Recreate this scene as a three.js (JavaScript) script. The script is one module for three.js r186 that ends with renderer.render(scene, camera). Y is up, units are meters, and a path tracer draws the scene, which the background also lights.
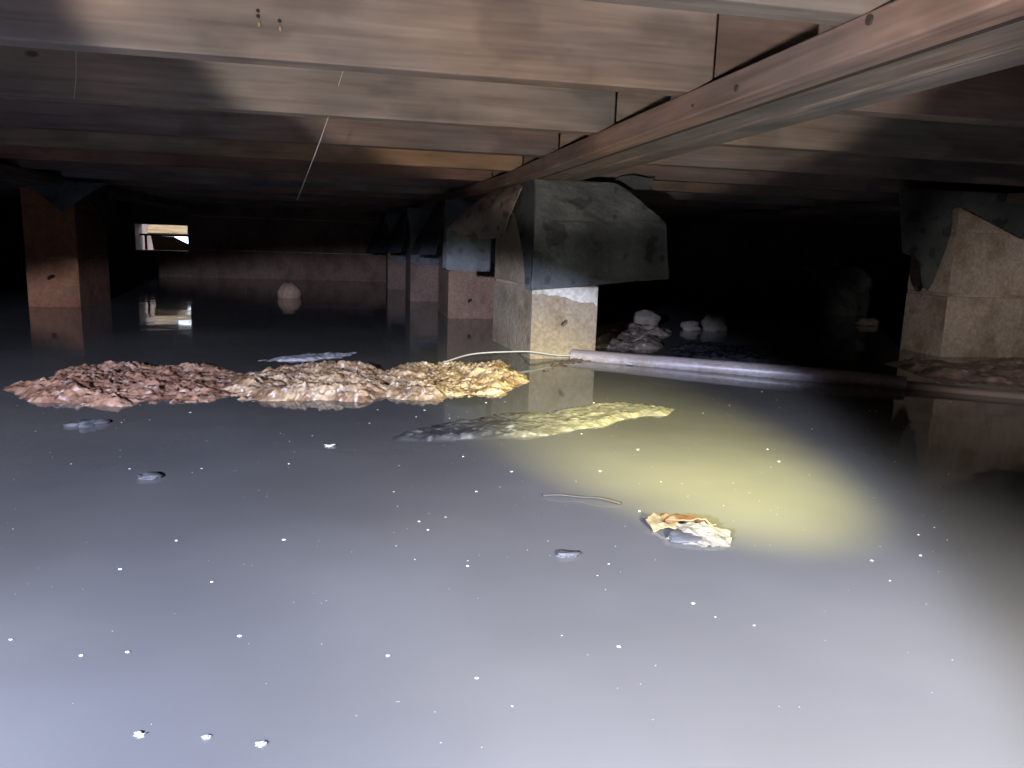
import * as THREE from 'three';
import { RoundedBoxGeometry } from 'three/addons/geometries/RoundedBoxGeometry.js';
import { mergeGeometries, mergeVertices, toCreasedNormals } from 'three/addons/utils/BufferGeometryUtils.js';

// ---------- camera, sky, lights, exposure ----------
const scene = new THREE.Scene();
const camera = new THREE.PerspectiveCamera(2 * Math.atan(384 / 772) * 180 / Math.PI, 1024 / 768, 0.02, 60);
{
  const pitch = .178, roll = .0331, yaw = .203;
  const F = new THREE.Vector3(Math.sin(yaw) * Math.cos(pitch), -Math.sin(pitch), -Math.cos(yaw) * Math.cos(pitch));
  const R = new THREE.Vector3(Math.cos(yaw), 0, Math.sin(yaw));
  const U = new THREE.Vector3().crossVectors(R, F);
  const R2 = R.clone().multiplyScalar(Math.cos(roll)).addScaledVector(U, Math.sin(roll));
  const U2 = U.clone().multiplyScalar(Math.cos(roll)).addScaledVector(R, -Math.sin(roll));
  camera.position.set(0, .3094, 0);
  camera.quaternion.setFromRotationMatrix(new THREE.Matrix4().makeBasis(R2, U2, F.clone().negate()));
}
scene.add(camera);
scene.background = new THREE.Color().setRGB(4.2, 4.8, 6.0);          // overcast day outside the vent
const renderer = new THREE.WebGLRenderer();
renderer.toneMapping = THREE.LinearToneMapping;
renderer.toneMappingExposure = 1.0;
renderer.shadowMap.enabled = true;
// unseen lamps with invented fittings (built near the end): position, direction, half angle in degrees, soft edge, colour, candela
const LAMPS = {
  low: { at: [-.35, .08, .55], dir: [.311, .418, -.853], half: 19.6, blend: .08, color: [1, .9, .83], power: 10.6, size: 1 },  // stands in for lamp light mirrored off the water
  cool: { at: [-.55, .42, .33], dir: [.079, -.775, -.627], half: 49.7, blend: .04, color: [.84, .94, 1.36], power: 31, size: 1 },  // light inferred from the shadow edges; its hanging fitting is invented
  spill: { at: [.3, .44, .47], dir: [.03, -.5, -.86], half: 26, blend: .6, color: [1, .97, .98], power: 22, size: 1 },  // added to brighten the middle and right of the water
  warm: { at: [.505, .45, -.1], dir: [-.03, -.4, -.917], half: 15.5, blend: 1, color: [1, .92, .3], power: 29, size: 1 },  // light inferred from the yellow pool on the water; hanging spot invented
  pierFill: { at: [.1, .43, .46], dir: [.63, -.105, -.77], half: 10.4, blend: 1, color: [1, .9, .9], power: 15.5, size: 1 },  // added narrow fill that lights the right pier
};

// ---------- helpers ----------
function rng(seed) { let a = seed >>> 0; return () => { a |= 0; a = a + 0x6D2B79F5 | 0; let t = Math.imul(a ^ a >>> 15, 1 | a); t = t + Math.imul(t ^ t >>> 7, 61 | t) ^ t; return ((t ^ t >>> 14) >>> 0) / 4294967296; }; }
const hash = (x, y, s) => { let h = Math.imul(x | 0, 374761393) ^ Math.imul(y | 0, 668265263) ^ Math.imul(s | 0, 2246822519); h = Math.imul(h ^ h >>> 13, 1274126177); return ((h ^ h >>> 16) >>> 0) / 4294967296; };
function vnoise(x, y, s, px = 0, py = 0) {      // value noise, tiling over px by py cells if given
  const xi = Math.floor(x), yi = Math.floor(y), fx = x - xi, fy = y - yi, u = fx * fx * (3 - 2 * fx), v = fy * fy * (3 - 2 * fy);
  const w = (a, p) => p ? ((a % p) + p) % p : a;
  const a = hash(w(xi, px), w(yi, py), s), b = hash(w(xi + 1, px), w(yi, py), s), c = hash(w(xi, px), w(yi + 1, py), s), d = hash(w(xi + 1, px), w(yi + 1, py), s);
  return a + (b - a) * u + (c - a) * v + (a - b - c + d) * u * v;
}
function fbm(x, y, s, oct = 4, px = 0, py = 0) { let r = 0, a = .5, n = 0; for (let i = 0; i < oct; i++) { r += a * vnoise(x, y, s + i * 17, px, py); n += a; a *= .5; x *= 2; y *= 2; px *= 2; py *= 2; } return r / n; }
const sm = (a, b, x) => { const t = Math.min(1, Math.max(0, (x - a) / (b - a))); return t * t * (3 - 2 * t); };
function tex(w, h, fn, srgb, repeat = [1, 1]) {     // fn(u, v) -> [r, g, b] in 0..1
  const d = new Uint8Array(w * h * 4);
  for (let y = 0; y < h; y++) for (let x = 0; x < w; x++) {
    const c = fn(x / w, y / h), i = (y * w + x) * 4;
    for (let k = 0; k < 3; k++) d[i + k] = Math.max(0, Math.min(255, c[k] * 255)); d[i + 3] = 255;
  }
  const t = new THREE.DataTexture(d, w, h); t.wrapS = t.wrapT = THREE.RepeatWrapping; t.magFilter = THREE.LinearFilter; t.minFilter = THREE.LinearMipmapLinearFilter; t.generateMipmaps = true;
  t.repeat.set(...repeat); if (srgb) t.colorSpace = THREE.SRGBColorSpace; t.needsUpdate = true; return t;
}
const used = {};
function numbered(n) { const k = used[n] = (used[n] ?? -1) + 1; return k ? `${n}_${String(k).padStart(3, '0')}` : n; }
function tag(o, label, category, group, kind) { o.userData.label = label; if (category) o.userData.category = category; if (group) o.userData.group = group; if (kind) o.userData.kind = kind; return o; }
function mesh(name, geo, mat, parent) {
  const m = new THREE.Mesh(geo, mat); m.name = parent === scene ? numbered(name) : name; m.castShadow = m.receiveShadow = true; parent.add(m); return m;
}
function thing(name, pos, label, category, group) { const g = new THREE.Group(); g.name = numbered(name); g.position.set(...pos); scene.add(g); return tag(g, label, category, group); }
function struct(name, geo, mat) { const m = mesh(name, geo, mat, scene); m.userData.kind = 'structure'; return m; }
// box-projected uv in metres; grain = axis that u runs along
function uvm(geo, grain = 'x', ou = 0, ov = 0) {
  const p = geo.attributes.position, n = geo.attributes.normal, uv = new Float32Array(p.count * 2);
  for (let i = 0; i < p.count; i++) {
    const P = [p.getX(i), p.getY(i), p.getZ(i)], N = [Math.abs(n.getX(i)), Math.abs(n.getY(i)), Math.abs(n.getZ(i))];
    const ax = N[0] > N[1] && N[0] > N[2] ? 0 : N[1] > N[2] ? 1 : 2, g = 'xyz'.indexOf(grain);
    let o = [0, 1, 2].filter(a => a !== ax); let ua, va;
    if (o.includes(g)) { ua = g; va = o.find(a => a !== g); } else { ua = o[0]; va = o[1]; }
    uv[2 * i] = P[ua] + ou; uv[2 * i + 1] = P[va] + ov;
  }
  geo.setAttribute('uv', new THREE.BufferAttribute(uv, 2)); return geo;
}
const box = (x0, x1, y0, y1, z0, z1, grain = 'x', ou = 0, ov = 0, r = 0) => {
  const g = r ? new RoundedBoxGeometry(x1 - x0, y1 - y0, z1 - z0, 2, r) : new THREE.BoxGeometry(x1 - x0, y1 - y0, z1 - z0);
  g.translate((x0 + x1) / 2, (y0 + y1) / 2, (z0 + z1) / 2); return uvm(g, grain, ou, ov);
};
// a thin sheet with real thickness through a grid of points
function sheet(rows, thick, nu = 12, nv = 12, jitter = 0, seed = 1) {
  const curves = rows.map(r => new THREE.CatmullRomCurve3(r.map(p => new THREE.Vector3(...p)), false, 'centripetal'));
  const P = [];
  for (let j = 0; j <= nv; j++) { const row = []; P.push(row); for (let i = 0; i <= nu; i++) { const across = curves.map(c => c.getPoint(i / nu)); row.push(across.length > 2 ? new THREE.CatmullRomCurve3(across, false, 'centripetal').getPoint(j / nv) : across[0].clone().lerp(across[1], j / nv)); } }
  const N = P.map((row, j) => row.map((p, i) => { const a = P[j][Math.min(nu, i + 1)].clone().sub(P[j][Math.max(0, i - 1)]), b = P[Math.min(nv, j + 1)][i].clone().sub(P[Math.max(0, j - 1)][i]); return a.cross(b).normalize(); }));
  const pos = [], idx = []; const W = nu + 1, H = nv + 1;
  for (const s of [.5, -.5]) for (let j = 0; j < H; j++) for (let i = 0; i < W; i++) { const k = jitter * (fbm(i * .45 + 9, j * .45, seed, 3) - .5); const q = P[j][i].clone().addScaledVector(N[j][i], s * thick + k); pos.push(q.x, q.y, q.z); }
  const o = W * H, quad = (a, b, c, d) => idx.push(a, b, c, a, c, d);
  for (let j = 0; j < nv; j++) for (let i = 0; i < nu; i++) { const a = j * W + i; quad(a, a + 1, a + 1 + W, a + W); quad(o + a, o + a + W, o + a + 1 + W, o + a + 1); }
  for (let i = 0; i < nu; i++) { quad(i, o + i, o + i + 1, i + 1); const a = nv * W + i; quad(a, a + 1, o + a + 1, o + a); }
  for (let j = 0; j < nv; j++) { const a = j * W; quad(a, a + W, o + a + W, o + a); const b = a + nu; quad(b, o + b, o + b + W, b + W); }
  const g = new THREE.BufferGeometry(); g.setAttribute('position', new THREE.Float32BufferAttribute(pos, 3)); g.setIndex(idx); g.computeVertexNormals();
  const c = toCreasedNormals(g, .7); return uvm(c, 'x');
}
function panel(pts, depth, bevel = 0) {          // polygon in xy, thickness along +z
  const s = new THREE.Shape(pts.map(p => new THREE.Vector2(...p)));
  return uvm(new THREE.ExtrudeGeometry(s, { depth, bevelEnabled: bevel > 0, bevelSize: bevel, bevelThickness: bevel, bevelSegments: 1 }), 'x');
}
const tube = (pts, r, seg = 24, rad = 6) => uvm(new THREE.TubeGeometry(new THREE.CatmullRomCurve3(pts.map(p => new THREE.Vector3(...p))), seg, r, rad), 'x');
function lump(r, sx, sy, sz, seed, rough = .35, detail = 3) {
  const g = mergeVertices(new THREE.IcosahedronGeometry(1, detail).deleteAttribute('uv').deleteAttribute('normal')), p = g.attributes.position;
  for (let i = 0; i < p.count; i++) { const v = new THREE.Vector3().fromBufferAttribute(p, i); const k = 1 + rough * (fbm(v.x * 2 + v.z * 1.3 + 10, v.y * 2 - v.z * 1.1 + 10, seed, 3) - .5) * 2; p.setXYZ(i, v.x * k * r * sx, v.y * k * r * sy, v.z * k * r * sz); }
  g.computeVertexNormals(); return uvm(g, 'x');
}

// ---------- materials ----------
const woodMap = tex(1024, 1024, (u, v) => {
  const warp = fbm(u * 4, v * 6, 5, 3, 4, 6) * .05;
  const g = fbm(u * 8, (v + warp) * 70, 11, 3, 8, 0), f = fbm(u * 24, v * 240, 31, 2, 24, 240), st = fbm(u * 10, v * 12, 41, 5, 10, 12), dk = sm(.56, .74, fbm(u * 18, v * 16, 77, 4, 18, 16));
  let k = .66 + .16 * (g - .5) + .1 * (f - .5) + .34 * (st - .5); k *= 1 - .12 * dk;
  const warm = fbm(u * 6, v * 6, 91, 4, 6, 6);
  let kn = 0; for (const [a, b] of [[.12, .3], [.47, .62], [.8, .18], [.66, .88]]) { const d = Math.hypot((u - a) * 2.2, (v - b) * 2.2); kn = Math.max(kn, sm(.014, .006, d)); }
  k *= 1 - .45 * kn;
  return [k * (1.0 + .22 * (warm - .5)), k * .97, k * (.95 - .2 * (warm - .5))];
}, true, [.5, 1]);
const woodBump = tex(512, 512, (u, v) => { const k = .5 + .5 * (fbm(u * 8, v * 120, 11, 3, 8, 120) - .5) + .35 * (fbm(u * 60, v * 60, 3, 2, 60, 60) - .5); return [k, k, k]; }, false, [.5, 1]);
const wood = (r, g, b) => new THREE.MeshStandardMaterial({ color: new THREE.Color().setRGB(r, g, b), map: woodMap, bumpMap: woodBump, bumpScale: .003, roughness: .82 });
const WOOD = [wood(.41, .35, .3), wood(.39, .32, .275), wood(.425, .35, .29), wood(.35, .27, .235)];
const WOODRED = wood(.41, .25, .185), BEAMRED = wood(.44, .32, .27), BEAMGREY = wood(.41, .35, .31), WOODGOLD = wood(.58, .42, .27);
const concMap = tex(512, 512, (u, v) => { const a = fbm(u * 5, v * 5, 3, 5, 5, 5), f = fbm(u * 90, v * 90, 8, 2, 90, 90), s = sm(.5, .8, fbm(u * 9, v * 6, 23, 5, 9, 6)); const k = .72 + .2 * (a - .5) + .18 * (f - .5) - .1 * s; return [k, k * (.97 - .04 * s), k * (.92 - .1 * s)]; }, true, [1.6, 1.6]);
const concBump = tex(512, 512, (u, v) => { const k = .5 + .5 * (fbm(u * 60, v * 60, 8, 3, 60, 60) - .5) + .4 * (fbm(u * 8, v * 8, 18, 3, 8, 8) - .5); return [k, k, k]; }, false, [1.6, 1.6]);
const conc = (r, g, b) => new THREE.MeshStandardMaterial({ color: new THREE.Color().setRGB(r, g, b), map: concMap, bumpMap: concBump, bumpScale: .004, roughness: .9 });
const BLOCK = conc(.55, .46, .32), BLOCKGREY = conc(.52, .46, .4), BLOCKPINK = conc(.3, .21, .17), BLOCKBROWN = conc(.38, .175, .085), BLOCKDIM = conc(.37, .24, .165), WALL = conc(.3, .2, .15), MORTAR = conc(.66, .58, .48), PLASTER = conc(1, 1, .92);
const feltMap = tex(512, 512, (u, v) => { const a = fbm(u * 6, v * 6, 13, 5, 6, 6), s = sm(.6, .72, fbm(u * 14, v * 14, 63, 3, 14, 14)), f = fbm(u * 120, v * 120, 4, 1, 120, 120); const k = .62 + .5 * (a - .5) + .12 * (f - .5) - .22 * s; return [k, k * 1.03, k]; }, true, [2, 2]);
const FELT = new THREE.MeshStandardMaterial({ color: new THREE.Color().setRGB(.13, .134, .135), map: feltMap, roughness: .62, bumpMap: concBump, bumpScale: .0015 });
const PINE = wood(.95, .68, .34);
const FELTLIT = new THREE.MeshStandardMaterial({ color: new THREE.Color().setRGB(.6, .44, .36), map: feltMap, roughness: .55 });  // felt copy lightened to brown: lamp light on the roof flap put into colour
const waterMap = tex(1024, 1024, (u, v) => { const a = fbm(u * 4, v * 4, 71, 5, 4, 4), b = fbm(u * 3, v * 3, 171, 4, 3, 3); const k = .8 + .36 * (a - .5); return [k * (1 + .05 * (b - .5)), k, k * (1 - .07 * (b - .5))]; }, true, [.5, .5]);
const waterBump = tex(1024, 1024, (u, v) => { const k = .5 + .6 * (fbm(u * 14, v * 14, 51, 3, 14, 14) - .5); return [k, k, k]; }, false, [.5, .5]);
const SILT = new THREE.MeshPhysicalMaterial({ color: new THREE.Color().setRGB(.17, .166, .158), map: waterMap, bumpMap: waterBump, bumpScale: .0012, roughness: .05, ior: 1.33 });
const MUD = conc(.2, .16, .12);
const vmat = (rough, bump) => new THREE.MeshPhysicalMaterial({ vertexColors: true, roughness: rough, bumpMap: concBump, bumpScale: bump, clearcoat: .3, clearcoatRoughness: .25 });
const FOAM = vmat(.6, .006);
const STEEL = new THREE.MeshStandardMaterial({ color: 0x222426, roughness: .45, metalness: .6 });
const WHITE = new THREE.MeshStandardMaterial({ color: new THREE.Color().setRGB(.4, .4, .37), roughness: .6 });
const CREAM = new THREE.MeshStandardMaterial({ color: new THREE.Color().setRGB(.36, .29, .17), roughness: .5, map: concMap });
const BROWN = new THREE.MeshStandardMaterial({ color: new THREE.Color().setRGB(.1, .05, .015), roughness: .6 });
const GREYBIT = new THREE.MeshStandardMaterial({ color: new THREE.Color().setRGB(.05, .05, .052), roughness: .7 });
const FLECK = new THREE.MeshStandardMaterial({ color: new THREE.Color().setRGB(.32, .34, .37), roughness: .5 });
const GAPDARK = new THREE.MeshStandardMaterial({ color: new THREE.Color().setRGB(.02, .012, .009), roughness: .95 });
const LITTER = new THREE.MeshStandardMaterial({ color: new THREE.Color().setRGB(.27, .265, .24), roughness: .7, map: concMap });
const TWIG = new THREE.MeshStandardMaterial({ color: new THREE.Color().setRGB(.035, .027, .02), roughness: .7 });
const LAVENDER = new THREE.MeshPhysicalMaterial({ color: new THREE.Color().setRGB(.5, .46, .5), roughness: .4, map: concMap });

// ---------- setting ----------
const YB = .483, YT = .517, JH = .185;
const ceil = struct('ceiling', mergeGeometries([box(-6.2, 6.2, YT + JH + .02, YT + JH + .25, -6.3, 3.4), box(-6.2, -2.05, YT + JH + .02, YT + JH + .25, -9.7, -6.3)]), WOOD[1]);
tag(ceil, 'underside of the board subfloor above the joists');
for (let i = 0; i < 84; i++) { const x = -6 + i * .143; mesh('plank', box(x, x + .139, YT + JH, YT + JH + .02, x < -2.2 ? -9.5 : -6.05, 3.2, 'z', i * .37, i * .21), WOOD[i % 4], ceil); }
struct('floor', box(-6, 6, -.3, -.16, -9.5, 3.2), MUD);
// back wall with the vent opening, and the nearer stretch of wall at the right
const VX0 = -1.545, VX1 = -1.19, VY0 = .188, VY1 = .372, ZW = -6.05;
const wb = struct('wall_back', mergeGeometries([
  box(-2.05, VX0, -.3, .73, ZW - .2, ZW), box(VX1, 1.7, -.3, .73, ZW - .2, ZW), box(VX0, VX1, -.3, VY0, ZW - .2, ZW), box(VX0, VX1, VY1, .73, ZW - .2, ZW)]), WALL);
for (const [y, o] of [[-.02, 0], [.2, .3], [.44, .6]]) mesh('form_line', box(-1.15, 1.66, y, y + .006, ZW, ZW + .004, 'x', o), MORTAR, wb);
struct('wall_rear_right', mergeGeometries([box(1.55, 2.955, -.3, .73, -5.05, -4.85), box(2.985, 6, -.3, .73, -5.05, -4.85), box(2.955, 2.985, -.3, .73, -5.05, -4.88), box(1.55, 1.72, -.3, .73, -6.25, -5.05)]), WALL);
struct('wall_rear_left', mergeGeometries([box(-2.25, -2.05, -.3, .73, -9.5, ZW), box(-6, -2.05, -.3, .73, -9.7, -9.5)]), WALL);
struct('wall_left', box(-6.2, -6, -.3, .95, -9.7, 3.2), WALL);
struct('wall_right', box(6, 6.2, -.3, .95, -9.7, 3.2), WALL);
struct('wall_front', box(-6.2, 6.2, -.3, .95, 3.2, 3.4), WALL);
// the water: one sheet of milky flood water, kept inside the walls
function flat(pts) { const g = new THREE.ShapeGeometry(new THREE.Shape(pts.map(([x, z]) => new THREE.Vector2(x, -z)))); g.rotateX(-Math.PI / 2); return uvm(g, 'x'); }
tag(mesh('flood_water', flat([[-6, 3.2], [6, 3.2], [6, -4.85], [1.55, -4.85], [1.55, -6.05], [-2.25, -6.05], [-2.25, -9.5], [-6, -9.5]]), SILT, scene), 'milky grey silt-laden flood water covering the whole floor', 'water', null, 'stuff');

// ---------- beams ----------
function beam(x0, pts, label, mats) {     // pts [z, x offset] ends; plies side by side
  const [[z0, dx0], [z1, dx1]] = pts, L = z0 - z1, g = thing('girder_beam', [x0 + dx0, YB, z0], label, 'beam');
  g.rotation.y = Math.atan2(-(dx1 - dx0), L) * 1;
  const H = YT - YB;
  mesh('ply', box(0, .0395, 0, H, -L, 0, 'z', .3, 0, .003), mats[0], g);
  mesh('ply', box(.047, .098, .0015, H, -L, 0, 'z', 1.1, .4, .003), mats[1], g);
  mesh('ply', box(.1015, .152, -.001, H, -L, 0, 'z', 1.7, .7, .003), mats[1], g);
  mesh('dark_gap_strip', box(.038, .049, .0012, H - .002, -L + .002, -.002, 'z'), GAPDARK, g);  // near-black strip added in the ply gap so the groove reads dark
  return g;
}
const b1 = beam(.4326, [[1.2, 0], [-2.3, 0]], 'reddish built-up girder running overhead from upper right to the hooded pier', [BEAMRED, BEAMGREY]);
for (const [z, y, r] of [[-.633, .026, .0045], [-.87, .013, .004], [-.99, .013, .002]]) { const k = mesh('knot', new THREE.CylinderGeometry(r, r, .003, 10).rotateZ(Math.PI / 2), TWIG, b1); k.position.set(-.0005, y, z - 1.2); }
beam(.4326, [[-2.3, 0], [-6.0, -.2]], 'dark far length of girder over the receding row of piers', [WOODRED, WOOD[3]]);
beam(-1.28, [[1.2, 0], [-6.0, 0]], 'dim girder resting on the lone left pier', [WOOD[3], WOOD[3]]);
beam(1.98, [[1.2, 0], [-4.84, 0]], 'dim girder resting on the wide right pier', [WOOD[3], WOOD[3]]);

// ---------- joists ----------
const ord = ['first', 'second', 'third', 'fourth', 'fifth', 'sixth', 'seventh', 'eighth', 'ninth', 'tenth', 'eleventh', 'twelfth', 'thirteenth', 'fourteenth'];
const JW = .038, LW = [0, 1, 0, 3, 2, 1, 3, 0, 1, 3, 2, 0, 1, 3];
for (let k = 0; k < 14; k++) {
  const z = k ? -1.011 - (k - 1) * .405 : -.648, xe = .468 - (z < -2.3 ? (-2.3 - z) * .054 : 0), m = k === 5 ? WOODRED : k === 4 ? WOODGOLD : WOOD[LW[k]];
  const j = thing('floor_joist', [0, YT, z], k === 0 ? 'nearest floor joist left of the girder, cut by the top frame edge' : `${ord[k]} floor joist from the camera on the left of the girder`, 'joist', 'joists left of the girder');
  mesh('board', box(k === 0 ? -2.5 : -5.9, xe, 0, JH, -JW, 0, 'x', k * 1.37, k * .618, .003), m, j);
  if (k === 1) for (const [x, y] of [[-.111, .047], [-.087, .044], [-.111, .053]]) {
    const n = mesh('nail_hole', new THREE.CylinderGeometry(.0022, .0022, .003, 10).rotateX(Math.PI / 2), STEEL, j); n.position.set(x, y, .0006);
    if (y < .05) { const s = mesh('pale_splinter', lump(.0022, 1, 1.6, .5, 7, .3, 1), CREAM, j); s.position.set(x + .001, y - .008, .0005); s.userData.label = 'pale yellow splintered spot below a nail hole'; }
  }
  if (z > -4.8) {
    const q = thing('floor_joist', [0, YT, z - JW - .002], k === 0 ? 'nearest floor joist right of the girder, mostly above the frame' : `${ord[k]} floor joist from the camera on the right of the girder`, 'joist', 'joists right of the girder');
    mesh('board', box(xe - .028, 5.9, 0, JH, -JW, 0, 'x', k * .51 + .2, k * .43, .003), WOOD[LW[(k + 5) % 14]], q);
  }
}
{ const j = thing('floor_joist', [0, YT, .55], 'floor joist behind the camera that carries the unseen lamps', 'joist'); mesh('board', box(-5.9, 5.9, 0, JH, -JW, 0, 'x', .4, .2, .003), WOOD[0], j); }

// ---------- piers ----------
function block(w, y0, y1, d, hole, mat, parent, ou) {        // front face at z = 0, left edge at x = 0
  let g;
  if (hole) {
    const s = new THREE.Shape([new THREE.Vector2(0, y0), new THREE.Vector2(w, y0), new THREE.Vector2(w, y1), new THREE.Vector2(0, y1)]), h = new THREE.Path();
    const r = rng(hole[3] || 5), n = 14; for (let i = 0; i <= n; i++) { const a = -i / n * Math.PI * 2, q = hole[2] * (.75 + .5 * (i === n ? .5 : i === 0 ? .5 : r())) * (1 + .35 * Math.cos(2 * a - 1.2)); h[i ? 'lineTo' : 'moveTo'](hole[0] + q * Math.cos(a), hole[1] + q * Math.sin(a)); }
    s.holes.push(h); g = uvm(new THREE.ExtrudeGeometry(s, { depth: d, bevelEnabled: false }).translate(0, 0, -d), 'x', ou, ou);
  } else g = box(0, w, y0, y1, -d, 0, 'x', ou, ou * 1.3, .004);
  return mesh('block', g, mat, parent);
}
function pier(pos, w, d, joints, hole, mat, label, turn = 0, top = YB) {
  const g = thing('concrete_pier', pos, label, 'pier', 'concrete block piers'); g.rotation.y = turn;
  let y = -.16;
  joints.forEach((t, i) => { block(w, y, t - .004, d, hole && i === hole[4] ? hole : null, mat, g, i * .37 + pos[0]); if (i < joints.length - 1) mesh('mortar_joint', box(.003, w - .003, t - .005, t + .005, -d + .002, -.002), mat === BLOCK ? MORTAR : mat, g); y = t + .004; });
  return g;
}
const mp = pier([.475, 0, -2.072], .194, .4, [.198, .4, YB - .004], [.098, .1, .0085, 9, 0], BLOCK, 'pale block pier under the grey draped hood, centre', .09);
mp.children[0].material = BLOCK;
{ // white plaster smear along the top of its lower block
  const r = rng(4), pts = [[.0, .192], [.03, .199], [.08, .197], [.12, .2], [.192, .2]]; const low = [];
  for (let i = 0; i <= 16; i++) { const x = .192 - i / 16 * .192; low.push([x, .197 - (.012 + .030 * sm(.06, .19, x) * (.6 + .5 * r()) + .006 * r()) - .004]); }
  mesh('plaster_smear', panel([...pts, ...low], .0025, .0008), PLASTER, mp).userData.label = 'rough white plaster smear';
}
pier([-1.30, 0, -3.463], .194, .4, [.198, .4, YB - .004], [.09, .121, .012, 3, 0], BLOCKBROWN, 'tan block pier standing alone at the far left');
pier([1.846, 0, -2.143], .4, .194, [.198, .4, YB - .004], null, BLOCKGREY, 'wide dim block pier at the right edge');
pier([.378, 0, -3.21], .194, .4, [.198, .4, YB - .004], [.092, .074, .009, 6, 0], BLOCKDIM, 'block pier second in the row, just left of the hooded pier');
pier([.283, 0, -4.12], .194, .4, [.198, .4, YB - .004], null, BLOCKPINK, 'pinkish block pier third in the receding row');
pier([.205, 0, -5.1], .194, .3, [.198, .4, YB - .004], null, BLOCKPINK, 'small distant block pier at the end of the row');

// ---------- tar-paper hoods ----------
{
  const h = thing('pier_hood', [.475, 0, -2.072], 'grey tar-paper hood draped over the central pale pier', 'hood', 'tar-paper hoods');
  const T = (x, y, z) => [x - .475, y, z + 2.072];
  // front sheet with its pushed-in crease near the bottom
  const row = (y, xr, yr, z, n = 4) => Array.from({ length: n }, (_, k) => { const t = k / (n - 1), x0 = .471 - .006 * sm(.3, .19, y); return T(x0 + (xr - x0) * t, y + (yr - y) * t, z + .012 * Math.sqrt(t)); });
  mesh('front_sheet', sheet([row(.4835, .661, .4835, -2.064), row(.478, .688, .482, -2.063), row(.462, .722, .466, -2.06), row(.425, .775, .428, -2.057), row(.385, .826, .392, -2.056), row(.37, .838, .376, -2.056), row(.30, .846, .311, -2.055), row(.191, .856, .231, -2.052)], .0025, 30, 42, .006, 12), FELT, h);
  mesh('corner_flap', sheet([
    [T(.470, .4835, -2.064), T(.463, .482, -2.12), T(.457, .476, -2.22)],
    [T(.471, .43, -2.060), T(.460, .425, -2.13), T(.448, .41, -2.26)],
    [T(.471, .36, -2.058), T(.458, .375, -2.11), T(.446, .392, -2.20)],
    [T(.468, .27, -2.056), T(.460, .28, -2.075), T(.452, .29, -2.105)],
    [T(.465, .191, -2.054), T(.460, .191, -2.060), T(.455, .192, -2.066)]], .003, 14, 30, .002, 3), FELT, h);
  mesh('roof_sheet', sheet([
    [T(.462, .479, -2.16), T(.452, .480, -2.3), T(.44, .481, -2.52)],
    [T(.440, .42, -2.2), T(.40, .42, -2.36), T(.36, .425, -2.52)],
    [T(.424, .332, -2.26), T(.37, .325, -2.42), T(.287, .352, -2.50)]], .0025, 16, 16, .008, 5), FELTLIT, h);
  mesh('drop_sheet', sheet([[T(.43, .335, -2.50), T(.36, .331, -2.495), T(.287, .353, -2.505)], [T(.43, .222, -2.51), T(.37, .222, -2.51), T(.289, .224, -2.515)]], .0025, 12, 8, .004, 8), FELT, h);
  mesh('cap_sheet', box(-.01, .2, YB - .002, YB + .0005, -.4, .01), FELT, h);
}
{
  const h = thing('pier_hood', [-1.3, 0, -3.463], 'black tar-paper hood with pointed corner hanging over the lone left pier', 'hood', 'tar-paper hoods');
  mesh('pointed_corner', sheet([[[-.02, .50, .02], [.16, .5, .03], [.34, .5, .02]], [[.05, .47, .028], [.165, .455, .045], [.275, .465, .028]], [[.160, .384, .045], [.166, .380, .047], [.172, .384, .045]]], .003, 14, 14, 0), FELT, h);
  mesh('cap_sheet', box(-.02, .26, YB - .003, YB, -.44, .02), FELT, h);
  mesh('side_flap', sheet([[[.21, .48, -.02], [.215, .48, -.4]], [[.262, .3, -.2], [.262, .3, -.42]]], .003, 8, 8, .004, 4), FELT, h);
}
{
  const h = thing('pier_hood', [1.846, 0, -2.143], 'black tar-paper hood with ragged points over the wide right pier', 'hood', 'tar-paper hoods');
  const P = [[1.60, .515], [1.638, .325], [1.672, .315], [1.701, .299], [1.708, .27], [1.715, .245], [1.728, .222], [1.741, .212], [1.756, .235], [1.767, .277], [1.785, .335], [1.797, .384], [1.797, .43], [1.792, .458], [1.806, .470], [1.826, .469], [1.93, .43], [2.054, .383], [2.3, .36], [2.3, .515]];
  const g = panel(P.map(([x, y]) => [x - 1.846, y]), .003); g.translate(0, 0, .03); mesh('ragged_front', g, FELT, h);
  mesh('cap_sheet', box(-.2, .46, YB - .003, YB, -.22, .03), FELT, h);
}
[[.378, -3.21, .2, 'black tar-paper hood over the second pier of the row'], [.283, -4.12, .19, 'black tar-paper hood over the third pier of the row'], [.205, -5.1, .17, 'black tar-paper hood over the last pier of the row']].forEach(([x, z, yb, label], i) => {
  const h = thing('pier_hood', [x, 0, z], label, 'hood', 'tar-paper hoods');
  mesh('front_sheet', sheet([[[-.02, .483, .012], [.22, .483, .012]], [[-.03 + .04 * i, yb + .01, .03], [.33, yb - .015, .03]]], .003, 12, 8, .012, 20 + i), FELT, h);
  mesh('side_sheet', sheet([[[-.012, .483, 0], [-.012, .483, -.42]], [[-.05, yb + .06, -.06], [-.14, yb + .05, -.43]]], .003, 8, 8, .008, 30 + i), FELT, h);
  mesh('cap_sheet', box(-.015, .21, YB - .003, YB, -.4, .012), FELT, h);
});
{ const o = mesh('felt_scrap', panel([[.70, .490], [.745, .512], [.781, .519], [.83, .513], [.849, .515], [.849, .505], [.838, .503], [.838, .481], [.78, .478], [.728, .486]].map(([x, y]) => [x - .75, y - .5]), .006), FELT, scene); o.position.set(.75, .5, -2.19); tag(o, 'black scrap of felt tucked beside the central hood under the joists', 'scrap'); }

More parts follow.
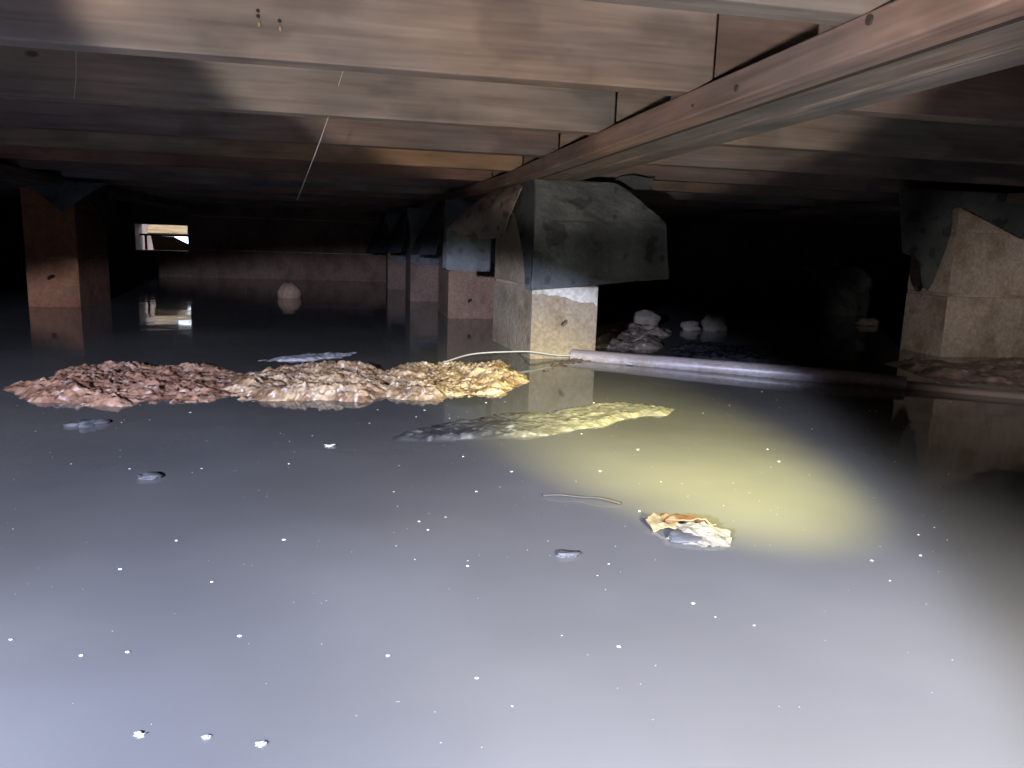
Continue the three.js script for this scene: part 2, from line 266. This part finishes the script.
// ---------- debris ----------
function inside(poly, x, z) { let c = false; for (let i = 0, j = poly.length - 1; i < poly.length; j = i++) { const [xi, zi] = poly[i], [xj, zj] = poly[j]; if ((zi > z) !== (zj > z) && x < (xj - xi) * (z - zi) / (zj - zi) + xi) c = !c; } return c; }
function edge(poly, x, z) { let m = 9; for (let i = 0, j = poly.length - 1; i < poly.length; j = i++) { const [ax, az] = poly[j], [bx, bz] = poly[i], dx = bx - ax, dz = bz - az, t = Math.max(0, Math.min(1, ((x - ax) * dx + (z - az) * dz) / (dx * dx + dz * dz))); m = Math.min(m, Math.hypot(x - ax - dx * t, z - az - dz * t)); } return inside(poly, x, z) ? m : -m; }
function mound(name, poly, height, band, cell, cols, seed, label, category, mat = FOAM, rough = 1) {
  const xs = poly.map(p => p[0]), zs = poly.map(p => p[1]), x0 = Math.min(...xs) - .06, x1 = Math.max(...xs) + .06, z0 = Math.min(...zs) - .06, z1 = Math.max(...zs) + .06;
  const nx = Math.ceil((x1 - x0) / cell), nz = Math.ceil((z1 - z0) / cell), pos = [], col = [], idx = [];
  const cx = (x0 + x1) / 2, cz = (z0 + z1) / 2;
  for (let j = 0; j <= nz; j++) for (let i = 0; i <= nx; i++) {
    const x = x0 + (x1 - x0) * i / nx, z = z0 + (z1 - z0) * j / nz;
    const e = edge(poly, x, z) + .05 * (fbm(x * 14, z * 14, seed, 3) - .5);
    const n = fbm(x * 9, z * 9, seed + 3, 3), f = fbm(x * 60, z * 75, seed + 9, 4), ff = fbm(x * 210, z * 210, seed + 5, 2), rg = 1 - Math.abs(2 * fbm(x * 22, z * 34, seed + 13, 4) - 1);
    const s = sm(-.03, band, e);
    const y = -.02 + s * (.022 + height * sm(.3, .72, n)) + s * rough * (.014 * (f - .5) + .006 * (rg - .7) + .013 * (ff - .5));
    pos.push(x - cx, e < -.05 ? -.02 : y, z - cz);
    const t = sm(.3, .7, fbm(x * 34, z * 46, seed + 21, 4)), w = sm(.66, .8, fbm(x * 130, z * 130, seed + 41, 2));
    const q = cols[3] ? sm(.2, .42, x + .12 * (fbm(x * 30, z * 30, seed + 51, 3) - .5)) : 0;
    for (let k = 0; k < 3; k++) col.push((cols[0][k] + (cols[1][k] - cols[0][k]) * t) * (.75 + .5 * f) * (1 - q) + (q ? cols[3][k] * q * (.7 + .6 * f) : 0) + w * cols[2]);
  }
  for (let j = 0; j < nz; j++) for (let i = 0; i < nx; i++) { const a = j * (nx + 1) + i; idx.push(a, a + nx + 1, a + 1, a + 1, a + nx + 1, a + nx + 2); }
  const g = new THREE.BufferGeometry(); g.setAttribute('position', new THREE.Float32BufferAttribute(pos, 3)); g.setAttribute('color', new THREE.Float32BufferAttribute(col, 3)); g.setIndex(idx); g.computeVertexNormals(); uvm(g, 'x');
  const m = mesh(name, g, mat, scene); m.position.set(cx, 0, cz); return tag(m, label, category);
}
mound('insulation_mound', [[-.74, -1.62], [-.72, -1.87], [-.6, -2.03], [-.433, -1.99], [-.32, -2.0], [-.18, -1.88], [-.175, -1.62], [-.2, -1.44], [-.43, -1.40], [-.59, -1.44]], .016, .15, .004, [[.17, .075, .04], [.36, .2, .12], .2], 3, 'rust-brown sodden insulation mound in the water at left', 'debris');
mound('insulation_mound', [[-.31, -1.62], [-.30, -1.86], [-.16, -1.95], [-.05, -1.97], [.10, -1.9], [.115, -1.6], [.08, -1.46], [-.12, -1.45], [-.26, -1.45]], .02, .11, .004, [[.2, .11, .05], [.48, .33, .19], .35], 14, 'golden clump of wet insulation in the middle of the ridge', 'debris');
mound('insulation_mound', [[.0, -1.58], [.0, -1.87], [.2, -2.03], [.386, -2.07], [.455, -1.99], [.44, -1.74], [.32, -1.48], [.2, -1.46], [.06, -1.48]], .018, .11, .004, [[.2, .12, .055], [.5, .36, .21], .35], 25, 'golden wet insulation heap reaching the foot of the central pier', 'debris');
mound('foam_film', [[-.31, -2.02], [-.1, -2.2], [.03, -2.2], [.0, -2.06], [-.1, -2.0], [-.26, -1.97]], .002, .05, .01, [[.3, .29, .28], [.55, .54, .54], .3], 31, 'whitish streak of foam behind the brown debris ridge', 'foam', FOAM, .5);
mound('mud_bank', [[.42, -1.75], [.46, -1.98], [.60, -2.12], [.95, -2.05], [1.25, -1.85], [1.5, -1.53], [1.45, -1.47], [1.1, -1.78], [.85, -1.95], [.62, -1.98]], .0, .06, .008, [[.09, .06, .045], [.2, .14, .1], .15], 36, 'low brown mud bank along the pale pipe', 'mud');
mound('insulation_mound', [[.70, -2.30], [.84, -2.22], [1.0, -2.3], [1.1, -2.6], [1.3, -2.8], [1.15, -3.0], [.9, -2.9], [.72, -2.6]], .03, .1, .01, [[.09, .07, .05], [.22, .17, .12], .15], 47, 'dull tan debris heap right of the central pier', 'debris');
mound('insulation_mound', [[1.36, -1.80], [1.5, -2.06], [1.8, -2.10], [2.1, -2.08], [2.5, -1.9], [2.3, -1.5], [1.75, -1.45], [1.6, -1.6]], .02, .14, .012, [[.12, .08, .06], [.24, .17, .13], .1], 58, 'dim brown debris bank at the foot of the right pier', 'debris');
const PLASTIC = new THREE.MeshPhysicalMaterial({ vertexColors: true, roughness: .16, bumpMap: waterBump, bumpScale: .01 });
mound('black_plastic', [[.80, -2.05], [.93, -2.34], [1.15, -2.52], [1.5, -2.42], [1.5, -2.1], [1.34, -1.88], [1.1, -1.86]], .012, .12, .01, [[.012, .012, .014], [.03, .03, .034], 0], 66, 'wrinkled wet black plastic sheet beyond the pale pipe', 'plastic sheet', PLASTIC, 1.1);
{ // the black wet board with the light end
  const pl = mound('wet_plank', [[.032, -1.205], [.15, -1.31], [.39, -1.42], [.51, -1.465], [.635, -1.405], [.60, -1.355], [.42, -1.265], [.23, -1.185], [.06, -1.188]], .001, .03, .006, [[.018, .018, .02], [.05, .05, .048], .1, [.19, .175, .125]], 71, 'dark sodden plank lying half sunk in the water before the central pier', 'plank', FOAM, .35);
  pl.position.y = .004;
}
{ const o = mesh('plastic_pipe', tube([[.60, .006, -2.08], [.894, .010, -1.875], [1.138, .012, -1.71], [1.30, .008, -1.61]], .021, 40, 14), LAVENDER, scene); tag(o, 'pale lavender plastic pipe half sunk, slanting right from the central pier', 'pipe'); }
{ const o = mesh('wood_lath', tube([[1.28, .006, -1.625], [1.504, .004, -1.475], [1.9, .0, -1.2]], .013, 30, 6), WOOD[1], scene); tag(o, 'dim rough lath continuing the pale pipe to the right edge', 'lath'); }
{ const o = mesh('white_wire', tube([[.22, .012, -1.93], [.3, .024, -1.99], [.40, .028, -2.01], [.47, .026, -2.025], [.55, .014, -2.045], [.66, .012, -2.06], [.73, .004, -1.95]], .002, 60, 6), WHITE, scene); tag(o, 'thin white wire arching past the foot of the central pier', 'wire'); }
{ // crumpled litter floating in the foreground
  const g = thing('crumpled_litter', [.36, 0, -.755], 'white and brown crumpled litter floating alone in the foreground', 'litter');
  mesh('white_scrap', sheet([[[-.012, .010, -.010], [.015, .013, -.004], [.043, .006, .008]], [[-.010, .007, .010], [.012, .009, .012], [.040, .004, .022]], [[.0, .001, .034], [.015, .002, .036], [.032, .001, .036]]], .0015, 16, 14, .010, 3), LITTER, g);
  mesh('brown_leaf', sheet([[[-.02, .008, -.030], [.004, .012, -.032], [.028, .007, -.020]], [[-.022, .011, -.012], [.004, .016, -.008], [.032, .010, .0]]], .0015, 14, 8, .012, 6), BROWN, g);
  mesh('cream_scrap', sheet([[[-.036, .004, -.034], [-.022, .010, -.040], [-.006, .006, -.036]], [[-.036, .002, -.014], [-.016, .008, -.008], [.002, .006, -.006]]], .0015, 12, 8, .010, 9), CREAM, g);
  mesh('dark_scrap', lump(.017, 1.1, .32, .8, 12, .5), GREYBIT, g).position.set(-.012, .003, .012);
  mesh('sunken_film', sheet([[[-.030, .002, .008], [-.012, .003, .022]], [[-.020, .001, .022], [0, .002, .036]]], .001, 10, 8, .006, 19), LITTER, g);
}
{ const o = mesh('twig', tube([[.23, .002, -.900], [.25, .004, -.894], [.275, .003, -.886], [.295, .005, -.874], [.318, .002, -.86]], .0014, 24, 6), TWIG, scene); tag(o, 'thin dark twig floating behind the crumpled litter', 'twig'); }
const bits = [
  [.211, -.717, .009, GREYBIT, 'small grey clump floating left of the crumpled litter'], [-.259, -1.025, .011, GREYBIT, 'small dark leaf floating alone on the left water'], [-.039, -1.168, .006, WHITE, 'tiny pale bit floating left of the wet plank'],
  [-.133, -.472, .0026, FLECK, 'pale bubble near the bottom left corner'], [-.058, -.451, .0024, FLECK, 'pale foam fleck at the bottom edge, right of two others'], [-.092, -.463, .0018, FLECK, 'pale foam fleck at the bottom edge, between two others'], [-.43, -1.33, .02, GREYBIT, 'dark scrap floating in front of the rust-brown mound']];
bits.forEach(([x, z, r, m, label], i) => { const o = mesh('floating_bit', lump(r, 1.25, .4, .9, 40 + i, 1.1, 3), m, scene); o.position.set(x, .0006, z); tag(o, label, 'floating bit'); });
const lumps = [[1.304, -2.861, .035, .8], [1.416, -2.871, .045, 1.1], [1.668, -2.97, .032, .7], [1.801, -2.983, .03, .7], [2.317, -3.161, .05, .5], [1.16, -2.98, .05, .9]];
const LUMP = conc(.26, .23, .19);
['tan lump at the right end of the heap behind the black plastic', 'largest tan lump beside the heap behind the black plastic', 'pale lump left of a pair in the far dark water', 'pale lump right of a pair in the far dark water', 'flat pale lump lying by the shadowed right pier', 'tan lump atop the left end of the far heap'].forEach((label, i) => { const [x, z, r, sy] = lumps[i]; const o = mesh('foam_lump', lump(r, 1.15, sy, 1, 60 + i, .5), LUMP, scene); o.position.set(x, r * sy * .4, z); tag(o, label, 'lump', 'lumps in the far right water'); });
{ const o = thing('round_float', [-.34, 0, -4.22], 'pale round ball floating in front of the back wall', 'ball'); const b = mesh('shell', lump(.062, 1, 1, 1, 90, .08, 4), conc(.5, .35, .24), o); b.position.y = .018; const r = mesh('seam', new THREE.TorusGeometry(.0615, .003, 8, 40), CREAM, o); r.rotation.set(.3, 1.0, 0); r.position.y = .018; }
{ const g = thing('black_tarp', [2.6, 0, -3.8], 'black tarp sagging in the dark left of the right pier', 'tarp');
  mesh('hanging_fold', sheet([[[-.27, .26, 0], [0, .25, .05], [.27, .27, 0]], [[-.2, .17, .02], [-.02, .12, .1], [.2, .17, .03]], [[-.22, -.02, .03], [0, -.02, .12], [.26, -.02, .04]]], .003, 20, 16, .03, 5), FELT, g);
  mesh('torn_patch', panel([[-.09, .175], [.13, .21], [.1, .15], [.03, .118]], .003), FELT, g).position.set(0, 0, .12); }

// ---------- cobweb threads ----------
tag(mesh('cobweb_thread', tube([[-.012, .61, -1.405], [-.055, .49, -1.44], [-.104, .378, -1.5]], .0007, 20, 5), WHITE, scene), 'long slanting cobweb thread hanging from the joists', 'cobweb');
tag(mesh('cobweb_thread', tube([[-.433, .60, -1.412], [-.436, .55, -1.413], [-.441, .517, -1.412]], .0008, 12, 5), WHITE, scene), 'short upright cobweb thread on a joist at left', 'cobweb');

// ---------- floating specks (uncountable) ----------
{
  const r = rng(77), N = 420, g = new THREE.IcosahedronGeometry(1, 0), im = new THREE.InstancedMesh(g, WHITE, N), m = new THREE.Matrix4();
  for (let i = 0; i < N; i++) { const z = -.42 - 1.3 * Math.pow(r(), .9), hw = .66 * -z + .05, x = -z * .2 + (r() * 2 - 1) * hw, s = .0003 + .0011 * Math.pow(r(), 5) * (1 - z * .3); m.makeScale(s * 1.5, s * .5, s); m.setPosition(x, .0003, z); im.setMatrixAt(i, m); }
  im.name = 'floating_specks'; im.castShadow = im.receiveShadow = true; scene.add(im); tag(im, 'tiny white specks scattered over the silty water', 'specks', null, 'stuff');
}

// ---------- the vent in the back wall and what stands outside it ----------
{
  const w = thing('window_1', [(VX0 + VX1) / 2, VY0, ZW - .1], 'low daylit vent opening in the back wall'); w.userData = { kind: 'structure', label: 'low daylit vent opening in the back wall' };
  const W = VX1 - VX0, H = VY1 - VY0;
  const tp = mesh('top_plank', new RoundedBoxGeometry(W + .2, .14, .02, 1, .002), PINE, w); tp.position.set(.02, H + .045 - .06, -.62); tp.rotation.x = -.75;
  mesh('cross_bar', box(-W / 2, W / 2, H - .082, H - .068, -.05, -.03, 'x', .5), STEEL, w);
  mesh('damper_board', panel([[-W / 2 + .075, 0], [W / 2 - .012, 0], [W / 2 - .012, H - .145], [W / 2 - .135, H - .085], [-W / 2 + .06, H - .08]], .012), conc(.3, .22, .15), w).position.z = -.1;
  mesh('frame_post', box(-W / 2 + .02, -W / 2 + .036, 0, H - .08, -.09, -.07, 'y'), WOODRED, w);
  mesh('side_board', box(W / 2 - .010, W / 2, 0, H, -.1, 0, 'y'), WOODRED, w);
  const gr = struct('ground_outside', box(-2.05, 1.55, -.3, .12, -9.4, -6.25), MUD); gr.userData.label = 'bare ground outside the vent';
}

// ---------- unseen lamps on invented fittings ----------
function lamp(L, label, hang) {
  const d = new THREE.Vector3(...L.dir).normalize(), p = new THREE.Vector3(...L.at);
  const g = thing('unseen_lamp', L.at, label, 'lamp'); g.quaternion.setFromUnitVectors(new THREE.Vector3(0, 0, -1), d);
  const prof = [[.0, .13], [.013, .13], [.014, .125], [.014, .055], [.021, .035], [.023, .012], [.020, .012]].map(([r, y]) => new THREE.Vector2(r, y));
  mesh('body', new THREE.LatheGeometry(prof, 24).rotateX(Math.PI / 2), STEEL, g);
  const e = new THREE.MeshStandardMaterial({ color: 0xffffff, emissive: new THREE.Color().setRGB(...L.color), emissiveIntensity: 1 });
  mesh('lens', new THREE.CylinderGeometry(.019, .019, .003, 24).rotateX(Math.PI / 2).translate(0, 0, .014), e, g);
  if (hang) { const q = g.quaternion.clone().invert(); const a = new THREE.Vector3(0, 0, .06), b = new THREE.Vector3(p.x, hang[0], hang[1]).sub(p); b.applyQuaternion(q); mesh('cord', tube([a.toArray(), a.clone().lerp(b, .5).toArray(), b.toArray()], .002, 12, 6), STEEL, g); }
  const s = new THREE.SpotLight(new THREE.Color().setRGB(...L.color), L.power, 0, L.half * Math.PI / 180, L.blend, 2);
  s.position.copy(p); s.target.position.copy(p).add(d); s.castShadow = true; s.shadow.radius = L.size; s.shadow.mapSize.set(2048, 2048); s.shadow.camera.near = .03;
  scene.add(s, s.target);
}
lamp(LAMPS.low, 'unseen up-light behind the camera, standing in for lamp light reflected off the water', false);
lamp(LAMPS.cool, 'unseen cool white lamp on an invented cord behind the camera', [YT + .002, .53]);
lamp(LAMPS.spill, 'unseen broad white lamp added to brighten the middle and right water', [YT + .002, .53]);
lamp(LAMPS.warm, 'unseen warm yellow torch on an invented cord under the reddish girder', [YB + .001, -.06]);

lamp(LAMPS.pierFill, 'unseen narrow fill lamp added to light the right pier', [YT + .002, .53]);
renderer.render(scene, camera);
